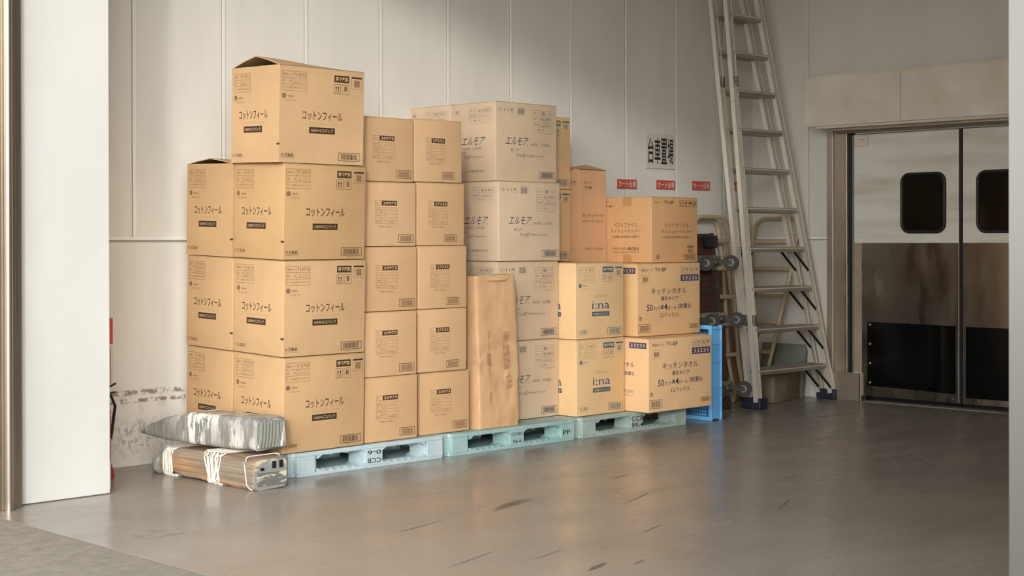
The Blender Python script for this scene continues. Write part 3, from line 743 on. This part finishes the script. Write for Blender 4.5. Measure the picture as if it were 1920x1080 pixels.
# ------------------------------------------------------------------ blue crate on its side
def crate():
    root = empty('plastic_crate', (8.255, 6.40, 0)); L, H, D = .46, .655, .125   # y, z, x ; opening towards -x
    mb = MB(); t = .018
    for a, b in (((0, 0, 0), (.02, t+.012, H)), ((0, L-t-.012, 0), (.02, L, H)), ((0, t, 0), (.02, L-t, .03)), ((0, t, H-.03), (.02, L-t, H))): mb.bbox(a, b, 'crate', .007)
    mb.build('rim', root, smooth=True)
    mb = MB()
    mb.bbox((.015, .012, .012), (D, .018, H-.012), 'crate', .002); mb.bbox((.015, L-.018, .012), (D, L-.012, H-.012), 'crate', .002)
    mb.bbox((.015, .015, .010), (D, L-.015, .016), 'crate', .002); mb.bbox((.015, .015, H-.016), (D, L-.015, H-.010), 'crate', .002)
    mb.bbox((D-.014, 0, 0), (D, .03, H), 'crate', .006)
    for z in (.10, .22, .40, .52, H-.03): mb.box((.02, .002, z), (D-.005, .014, z+.008), 'crate')
    mb.build('side_wall', root, smooth=True)
    mb = MB(); n = 26
    for i in range(n): z = .02+i*(H-.04)/n; mb.box((D-.012, .015, z), (D-.006, L-.015, z+.011), 'crate')
    for i in range(18): y = .02+i*(L-.04)/18; mb.box((D-.014, y, .015), (D-.006, y+.010, H-.015), 'crate')
    mb.build('grid_base', root)
    tag(root, 'blue plastic crate standing on its side against the right end of the pallets', 'crate')
crate()

# ------------------------------------------------------------------ upended cart
def caster(parent, x, z, swing):
    root = empty('caster', (x, 0, z)); root.parent = parent
    mb = MB(); mb.bbox((-.055, -.012, -.05), (.055, .0, .05), 'galv', .003)
    mb.cyl((0, -.012, 0), (0, -.04, 0), .03, 'galv', 16)
    c = Vector((.045*swing[0], -.105, .045*swing[1])); wd = Vector((0, 0, 1)).cross(Vector((1, 0, 0)))
    ax = Vector((.35, -.0, -.0)); ax = Vector((1, 0, 0)) if False else Vector((.55, -.83, 0)).normalized()
    ax = Vector((.9, .44, 0)).normalized()
    for s in (-1, 1):
        p = c+ax*.024*s; mb.add([Vector((-.02*1, -.035, .022))+ax*.024*s, Vector((.02, -.035, -.022))+ax*.024*s, p+Vector((0, -.014, -.016)), p+Vector((0, -.014, .016))] +
            [Vector((-.02, -.035, .022))+ax*.021*s, Vector((.02, -.035, -.022))+ax*.021*s, p-ax*.003*s+Vector((0, -.014, -.016)), p-ax*.003*s+Vector((0, -.014, .016))],
            [(0, 1, 2, 3), (7, 6, 5, 4), (0, 4, 5, 1), (1, 5, 6, 2), (2, 6, 7, 3), (3, 7, 4, 0)], 'galv')
    mb.cyl(c-ax*.03, c+ax*.03, .008, 'galv', 10)
    b = mb.build('bracket', None, smooth=True); b.parent = root
    wm = MB(); wm.cyl(c-ax*.016, c+ax*.016, .056, 'wheel', 28); wm.cyl(c-ax*.019, c+ax*.019, .027, 'hub', 24); wm.cyl(c-ax*.021, c+ax*.021, .011, 'galv', 16)
    o = wm.build('wheel', None, smooth=True); o.parent = root
def cart():
    W, H = .50, 1.30
    root = empty('platform_cart', (8.46, 6.76, 0.0), (R(-7), 0, 0))
    mb = MB(); mb.bbox((0, 0, .0), (.03, .05, H), 'deck', .008); mb.bbox((W-.03, 0, 0), (W, .05, H), 'deck', .008)
    for z in (0, .40, .62, .86, H-.04): mb.bbox((.02, .002, z), (W-.02, .045, z+.035), 'deck', .005)
    mb.bbox((W-.14, -.03, H-.11), (W+.005, .06, H-.02), 'black', .012)
    for z in (.155, .66, 1.08): mb.bbox((.03, -.004, z-.055), (W-.005, .01, z+.055), 'galv', .004)
    mb.build('frame', root, smooth=True)
    mm = MB(); mm.box((.03, .026, .02), (W-.03, .042, H-.02), 'deck')
    for i in range(34): z = .03+i*.037; mm.box((.03, .012, z), (W-.03, .028, z+.018), 'redmesh')
    for i in range(10): x = .04+i*.045; mm.box((x, .010, .03), (x+.012, .026, H-.03), 'redmesh')
    mm.build('mesh_deck', root)
    for z in (.155, .66, 1.08):
        caster(root, .19, z, (1.1, -.3)); caster(root, .48, z, (1.1, -.3))
    tag(root, 'dark upended platform cart with casters facing out, between blue crate and ladder', 'cart')
cart()
def handle_frame(loc, rot, label):
    root = empty('handle_frame', loc, rot); mb = MB(); H = 1.44
    pts = [(-.07, -.03, .0), (-.085, -.02, .10), (-.10, 0, .30), (-.20, 0, 1.05)]
    pts += [(-.21, 0, 1.30)]; n = 7
    pts += [(-.21+.10-.10*cos(R(90*i/n)), 0, 1.34+.10*sin(R(90*i/n))) for i in range(n+1)]
    full = pts+[(-a, b, c) for a, b, c in reversed(pts)]
    mb.tube(full, .0165, 'beige', 12); mb.build('hoop', root, smooth=True)
    for z in (.36, .60, .81, 1.03, 1.25):
        w_ = .105+(z-.3)/.95*.105
        rb = MB(); rb.bbox((-w_, -.012, z-.016), (w_, .012, z+.016), 'beige', .005); rb.build('rung', root)
    tag(root, label, 'handle frame', 'beige tubular handle frames'); return root
handle_frame((9.80, 7.165, .0), (R(-12), 0, R(-90)), 'beige tubular handle frame seen through the ladder, leaning on the side wall')
handle_frame((9.40, 7.05, .0), (R(-10), 0, 0), 'beige tubular handle frame between the upended cart and the ladder')
handle_frame((9.38, 7.13, .0), (R(-10), 0, 0), 'rearmost beige tubular handle frame, nested behind the one beside the upended cart')
mb = MB(); mb.bbox((0, 0, 0), (.40, .018, 1.12), 'plyb', .003)
tag(mb.build('brown_board', None, (9.31, 7.225, 0), (R(-8.5), 0, 0)), 'brown board leaning on the wall behind the middle beige handle frame', 'board')

# ------------------------------------------------------------------ ladder
def ladder():
    root = empty('step_ladder', (9.56, 6.62, 0))
    def frame(y0, y1, xl0, xr0, xl1, xr1, name, back):
        fr = empty(name, (0, 0, 0)); fr.parent = root
        Lp = lambda z: Vector((xl0+(xl1-xl0)*z/3.1, y0+(y1-y0)*z/3.1, z)); Rp = lambda z: Vector((xr0+(xr1-xr0)*z/3.1, y0+(y1-y0)*z/3.1, z))
        top = 3.45
        for P in (Lp, Rp):
            mb = MB(); a, b = P(.05), P(top)
            mb.bar(a, b, .050, .022, 'alushade', up=(0, 1, 0)); mb.bar(a+Vector((0, -.012, 0)), b+Vector((0, -.012, 0)), .008, .012, 'alu', up=(0, 1, 0))
            for s in (-1, 1): mb.bar(a+Vector((s*.026, -.006, 0)), b+Vector((s*.026, -.006, 0)), .009, .036, 'alu', up=(0, 1, 0))
            if P is Lp: mb.bar(P(.05)+Vector((-.0, -.016, 0)), P(2.47)+Vector((0, -.016, 0)), .022, .014, 'alu', up=(0, 1, 0))
            mb.build('rail', fr)
        for k in range(11):
            z = .26+k*.3015; a, b = Lp(z), Rp(z); mb = MB(); d = .034
            a = a+Vector((.02, .01, 0)); b = b+Vector((-.02, .01, 0))
            mb.bbox((a.x, a.y-d, z-.020), (b.x, a.y+d, z+.020), 'alustep', .005)
            mb.box((a.x, a.y-d-.003, z+.006), (b.x, a.y+d, z+.013), 'alu')
            mb.build('step', fr)
            if k < 4:
                c = MB(); q = Rp(z-.19)+Vector((-.008, -.012, 0)); p = Rp(z)+Vector((-.15, -.012, -.02))
                c.tube([p, q+Vector((-.02, 0, .03)), q+Vector((0, 0, -.02))], .0095, 'black', 8); c.build('brace', fr)
                c = MB(); q = Lp(z-.14)+Vector((.01, .02, 0)); p = Lp(z)+Vector((.11, .02, -.02)); c.bar(p, q, .02, .006, 'galv'); c.build('brace', fr)
        return Lp, Rp
    L1, R1 = frame(0, .56, -.47, .50, -.10, .305, 'front_section', 0)
    L2, R2_ = frame(.11, .67, -.41, .50, -.145, .265, 'rear_section', 1)
    for P, Q in ((L1, L2), (R1, R2_)):
        a, b = P(0), Q(0); mb = MB(); x = (a.x+b.x)/2
        mb.bbox((min(a.x, b.x)-.018, a.y-.03, 0.001), (max(a.x, b.x)+.024, b.y+.03, .078), 'bluefoot', .008); mb.build('foot', root)
    for z in (.66, 2.47):
        for P in (L1, L2):
            mb = MB(); p = P(z); mb.bbox((p.x-.016, p.y-.045, p.z-.06), (p.x+.016, p.y-.015, p.z+.02), 'galv', .005)
            mb.build('latch', root)
    tag(root, 'tall aluminium ladder of two nested sections leaning on the wall beside the steel door', 'ladder')
ladder()
mb = MB(); mb.bbox((0, 0, 0), (.46, .115, .205), 'brick', .008)
tag(mb.build('concrete_block', None, (9.50, 6.765, 0), (0, 0, R(11)), smooth=True), 'brown stained concrete block on the floor behind the ladder foot', 'block')
mb = MB(); mb.bbox((0, 0, 0), (.03, .42, .42), 'board', .003)
tag(mb.build('cement_board', None, (9.985, 6.86, 0), (0, R(10), 0)), 'grey green cement board leaning on the side wall behind the ladder', 'board')
mb = MB(); pts = [(0, 0, 0), (.03, -.005, .02), (.07, 0, .012), (.10, 0, -.03), (.12, 0, -.10)]
mb.tube([(0, a, c) for a, b, c in pts], .003, 'black', 6)

# ------------------------------------------------------------------ fire extinguisher behind the jamb
fe = empty('fire_extinguisher', (4.064, 7.157, 0))
mb = MB(); mb.tube([(0, 0, .001), (0, 0, .03), (0, 0, .07)], [.066, .066, .05], 'red', 28); mb.build('stand', fe, smooth=True)
mb = MB(); mb.tube([(0, 0, .03), (0, 0, .35), (0, 0, .39), (0, 0, .41)], [.048, .048, .03, .015], 'red', 28); mb.build('cylinder', fe, smooth=True)
mb = MB(); mb.bar((-.03, 0, .43), (.075, -.01, .445), .015, .006, 'black'); mb.tube([(.0, 0, .42), (.04, 0, .47), (.08, -.01, .49)], .006, 'black', 8)
mb.tube([(0, 0, .42), (.05, -.01, .43), (.075, -.01, .37), (.055, 0, .2)], .008, 'black', 8); mb.build('valve_and_hose', fe, smooth=True)
tag(fe, 'red fire extinguisher mostly hidden behind the white jamb', 'fire extinguisher')
mb = MB(); mb.box((0, 0, 0), (.24, .006, .37), 'paper'); f = Face(mb, (0, -.0002, 0), (1, 0, 0), (0, 0, 1), .24, .37)
f.rect(0, 0, 1, .38, 'redst'); f.frame(.04, .44, .94, .96, 'redst', .004); f.text('消火器', .1, .1, .9, .3, 'cream', .02); f.icon('11', .5, .5, .88, .9, 'ink')
tag(mb.build('wall_sign', None, (4.035, 7.405, .45)), 'red and white extinguisher sign on the wall beside the white jamb', 'sign')

# ------------------------------------------------------------------ wall signs
YW, XR = 7.4185, 10.118
mb = MB(); mb.box((0, 0, 0), (.345, .003, .262), 'paper'); f = Face(mb, (0, -.0002, 0), (1, 0, 0), (0, 0, 1), .345, .262)
for i, ch in enumerate('台車置場'): f.text(ch, .05+i*.225, .12, .255+i*.225, .87, 'blackink', .014)
tag(mb.build('wall_sign', None, (8.765, YW-.012, 1.782)), 'white sheet with four tall black characters on the back wall', 'sign')
for i, (xx, lb) in enumerate(((8.435, 'leftmost, just above the orange brown carton'), (8.885, 'below the white character sheet'), (9.318, 'just left of the ladder'), (9.74, 'partly behind the ladder rails'))):
    mb = MB(); mb.box((0, 0, 0), (.22, .003, .068), 'redst'); f = Face(mb, (0, -.0002, 0), (1, 0, 0), (0, 0, 1), .22, .068)
    f.text('カート台車', .05, .14, .95, .86, 'cream', .014)
    tag(mb.build('red_sticker', None, (xx, YW-.013, 1.622+.004*i)), 'small red cart sticker on the back wall, '+lb, 'sticker', 'red stickers along the back wall')

# ------------------------------------------------------------------ door wall
def rr_plate(mb, x, y0, y1, z0, z1, r, depth, key, n=6, hole=None):
    pts = []
    for cy, cz, a0 in ((y1-r, z1-r, 0), (y0+r, z1-r, 90), (y0+r, z0+r, 180), (y1-r, z0+r, 270)):
        for i in range(n): a = R(a0+90*i/(n-1)); pts.append((cy+r*cos(a), cz+r*sin(a)))
    k = len(pts)
    if hole is None:
        vs = [(x, a, b) for a, b in pts]+[(x+depth, a, b) for a, b in pts]
        fs = [tuple(range(k)), tuple(reversed(range(k, 2*k)))]+[(i, k+i, k+(i+1) % k, (i+1) % k) for i in range(k)]
        mb.add(vs, fs, key)
    else:
        mb.tube([(x, a, b) for a, b in pts], hole, key, 10, closed=True)
TN = [0]
def trim(mb, **k):
    TN[0] += 1; return struct(mb.build('trim_%d' % TN[0], **k))
def door(n, y0, y1, wy0, wy1, left, angle, piv):
    root = empty('door_%d' % n, (XR-.02, piv, 0), (0, 0, R(angle))); struct(root)
    g = lambda y: y-piv
    x = 0
    mb = MB(); mb.bbox((0, g(y0), .045), (.05, g(y1), 2.045), 'door', .006); mb.build('panel', root)
    mb = MB(); mb.box((-.004, g(y0)+.003, .045), (.0, g(y1)-(.075 if left else .003), 1.214), 'steel'); 
    for k in range(5):
        yy = g(y0)+.05+k*(y1-y0-.18)/4; mb.cyl((-.008, yy, 1.195), (-.003, yy, 1.195), .005, 'galv', 8); mb.cyl((-.008, yy, .075), (-.003, yy, .075), .006, 'galv', 8)
    mb.build('steel_plate', root)
    if left:
        mb = MB(); mb.box((.002, g(y0)-.024, .05), (.045, g(y0)-.0005, 2.04), 'black'); mb.build('seal_gap_strip', root)  # added black strip, stands in for the dark gap between the leaves
        mb = MB(); mb.box((-.003, g(y1)-.075, .22), (.0, g(y1)-.004, 1.214), 'tan'); mb.build('edge_strip', root)
        mb = MB(); mb.box((-.006, g(y1)-.006, .05), (.02, g(y1)+.008, 2.04), 'board'); mb.build('seal_gap_strip', root)
        mb = MB(); mb.bbox((-.012, g(6.318), 1.953), (0, g(6.44), 2.035), 'header', .004)
        f = Face(mb, (-.0122, g(6.44), 1.953), (0, -1, 0), (0, 0, 1), .122, .082); f.line(.3, .38, .8, .38, 'inkm', .003)
        mb.build('cover_plate', root)
    # window
    mb = MB(); rr_plate(mb, -.004, g(wy0)+.01, g(wy1)-.01, 1.295, 1.725, .06, .006, 'glass'); mb.build('window_pane', root)
    mb = MB(); rr_plate(mb, -.004, g(wy0)+.012, g(wy1)-.012, 1.297, 1.725, .06, 0, 'black', 6, .014); mb.build('window_gasket', root, smooth=True)
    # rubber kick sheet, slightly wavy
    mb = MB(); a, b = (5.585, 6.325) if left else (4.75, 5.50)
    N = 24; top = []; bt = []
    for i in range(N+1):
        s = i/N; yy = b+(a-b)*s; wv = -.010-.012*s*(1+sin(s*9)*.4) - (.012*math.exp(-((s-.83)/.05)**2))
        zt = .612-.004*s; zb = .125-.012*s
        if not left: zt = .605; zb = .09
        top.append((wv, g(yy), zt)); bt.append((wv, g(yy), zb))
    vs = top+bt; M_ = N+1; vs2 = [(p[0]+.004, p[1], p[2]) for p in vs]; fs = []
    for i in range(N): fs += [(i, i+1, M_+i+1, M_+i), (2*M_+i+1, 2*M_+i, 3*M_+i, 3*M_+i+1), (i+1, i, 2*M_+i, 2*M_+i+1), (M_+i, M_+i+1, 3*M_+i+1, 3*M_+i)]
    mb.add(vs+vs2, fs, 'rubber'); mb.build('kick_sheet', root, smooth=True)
    if left:
        for k in range(4):
            mb = MB(); z = .15+k*.147; mb.tube([(-.022, g(6.300), z), (-.019, g(6.300), z), (-.010, g(6.300), z)], [.004, .010, .012], 'galv', 12); mb.build('bolt', root, smooth=True)
    return root
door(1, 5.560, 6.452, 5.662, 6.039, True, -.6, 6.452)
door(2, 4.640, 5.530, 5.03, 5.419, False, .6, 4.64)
# casing around the doors
for (y0, y1, z0, z1, d, key) in ((6.647, 6.699, 0, 2.10, .016, 'casing'), (6.636, 6.645, 0, 2.10, .022, 'steelf'), (6.525, 6.636, 0, 2.08, .006, 'casing'), (6.505, 6.527, 0, 2.06, .030, 'steelf'),
                                 (6.385, 6.645, 0, .215, .040, 'casing'), (6.372, 6.390, 0, .215, .046, 'steelf')):
    mb = MB(); mb.bbox((XR-d, y0, z0), (XR+.03, y1, z1), key, .003); trim(mb)
mb = MB(); mb.box((XR-.012, 6.452, .2), (XR+.02, 6.508, 2.06), 'black'); mb.box((XR-.03, 4.4, 2.06), (XR+.05, 6.6, 2.10), 'gap'); trim(mb)
mb = MB()
for y0, y1 in ((4.4, 5.877), (5.88, 6.709)): mb.bbox((9.82, y0, 2.105), (XR+.02, y1, 2.478), 'header', .003)
mb.bbox((9.814, 4.4, 2.473), (XR+.02, 6.713, 2.486), 'header', .002)
trim(mb)
mb = MB(); mb.box((9.83, 4.4, 2.085), (XR, 6.62, 2.104), 'ceil'); mb.box((9.90, 4.4, 2.07), (9.93, 6.6, 2.09), 'steelf'); trim(mb)
mb = MB(); mb.box((XR-.035, 4.4, .0005), (XR+.1, 6.37, .004), 'gap'); trim(mb)

# ------------------------------------------------------------------ room shell
CE = 4.8
mb = MB(); mb.box((3.6, YW, 0), (XR+.3, YW+.12, CE), 'wall'); struct(mb.build('wall_back'))
mb = MB()
mb.box((XR, 6.46, 0), (XR+.12, YW+.1, CE), 'wall2'); mb.box((XR, 4.63, 2.05), (XR+.12, 6.46, CE), 'wall2'); mb.box((XR, -3, 0), (XR+.12, 4.63, CE), 'wall2')
struct(mb.build('wall_right'))
mb = MB(); mb.box((XR+.10, 4.6, 0), (XR+.14, 6.5, 2.1), 'black'); struct(mb.build('wall_behind_door'))
for x in (4.409, 4.994, 5.587, 6.173, 6.752, 7.336, 7.936, 8.538, 9.125, 9.722):
    mb = MB(); mb.box((x-.002, YW-.007, 0 if x > 4.5 else 1.26), (x+.018, YW, CE), 'seam'); mb.box((x-.006, YW-.003, 0 if x > 4.5 else 1.26), (x-.002, YW, CE), 'gap'); trim(mb)
mb = MB(); mb.box((3.6, YW-.012, 1.244), (XR, YW, 1.26), 'seam'); mb.box((3.6, YW-.009, 1.236), (XR, YW, 1.244), 'gap'); trim(mb)
mb = MB(); mb.box((XR-.012, 6.70, 1.244), (XR, YW, 1.26), 'seam'); mb.box((XR-.009, 6.70, 1.236), (XR, YW, 1.244), 'gap'); trim(mb)
mb = MB(); mb.bbox((XR-.02, 6.868, 0), (XR, 6.943, CE), 'wall2', .004); trim(mb)
mb = MB(); mb.box((3.83, -3.1, 0), (XR+.3, -3, CE), 'wall2'); struct(mb.build('wall_near'))
mb = MB(); mb.box((3.3, -3.1, CE), (XR+.3, YW+.12, CE+.1), 'ceil'); struct(mb.build('ceiling'))
# wall of the big opening: jambs and lintel
mb = MB(); mb.box((3.36, 6.69, 0), (3.83, 9.5, 6), 'white_paint'); mb.box((3.36, -9, 0), (3.83, 1.722, 6), 'jambshade'); mb.box((3.36, 1.722, 3.65), (3.83, 6.69, 6), 'white_paint')
struct(mb.build('wall_front'))
mb = MB(); mb.bbox((3.358, 6.672, .003), (3.836, 6.69, 3.65), 'white_paint', .004)
mb.box((3.834, 6.672, .02), (3.838, 6.69, .16), 'tealtape'); trim(mb)
mb = MB(); mb.bbox((2.7, 6.60, 0), (3.312, 6.66, 3.9), 'steelf', .004); trim(mb)
mb = MB(); mb.tube([(3.268, 6.585, 0), (3.268, 6.585, 3.9)], .019, 'steelf', 20); trim(mb, smooth=True)
mb = MB(); mb.box((2.7, 6.64, 0), (3.36, 9.5, 6), 'steelf'); struct(mb.build('wall_outer'))
mb = MB(); mb.box((3.155, -9, -.2), (XR+.3, 9.5, 0), 'floor'); struct(mb.build('floor'))
mb = MB(); mb.box((-40, -40, -.2), (3.149, 40, -.002), 'apron'); struct(mb.build('floor_outside'))
mb = MB(); mb.box((3.149, -9, -.2), (3.155, 9.5, -.008), 'gap'); struct(mb.build('floor_joint'))
# scuffs and a worn patch in the floor surface
def blot(cx, cy, L, Wd, ang, key, seed, z=.0006):
    rnd = random.Random(seed); mb = MB(); n = 28; pts = []
    for i in range(n):
        a = 2*pi*i/n; k = 1+rnd.uniform(-.28, .28); x, y = cos(a)*L/2*k, sin(a)*Wd/2*k
        pts.append((cx+x*cos(ang)-y*sin(ang), cy+x*sin(ang)+y*cos(ang), z))
    mb.add(pts, [tuple(range(n))], key)
    o = mb.build('floor_stain'); o['kind'] = 'structure'; return o
blot(3.47, 5.62, .26, .16, .3, 'patch', 1)
for i in range(4): blot(4.98+i*.02, 5.03+i*.022, .36-.04*i, .010, R(14), 'stain', 5+i)
blot(4.28, 3.86, .14, .03, R(15), 'stain', 11); blot(4.45, 3.80, .10, .012, R(15), 'stain', 12)
blot(5.9, 4.15, .26, .012, R(24), 'stain', 13); blot(6.0, 5.25, .22, .010, R(14), 'stain', 14)

for i, (x, y, L, wd, a) in enumerate(((4.35, 4.95, .30, .006, 12), (4.05, 4.30, .34, .007, 16), (4.32, 4.15, .22, .006, 15), (5.55, 4.75, .30, .008, 20), (6.6, 4.6, .22, .007, 10), (7.2, 5.0, .16, .006, 30), (5.0, 4.2, .18, .008, 15))):
    blot(x, y, L, wd, R(a), 'stain', 30+i)
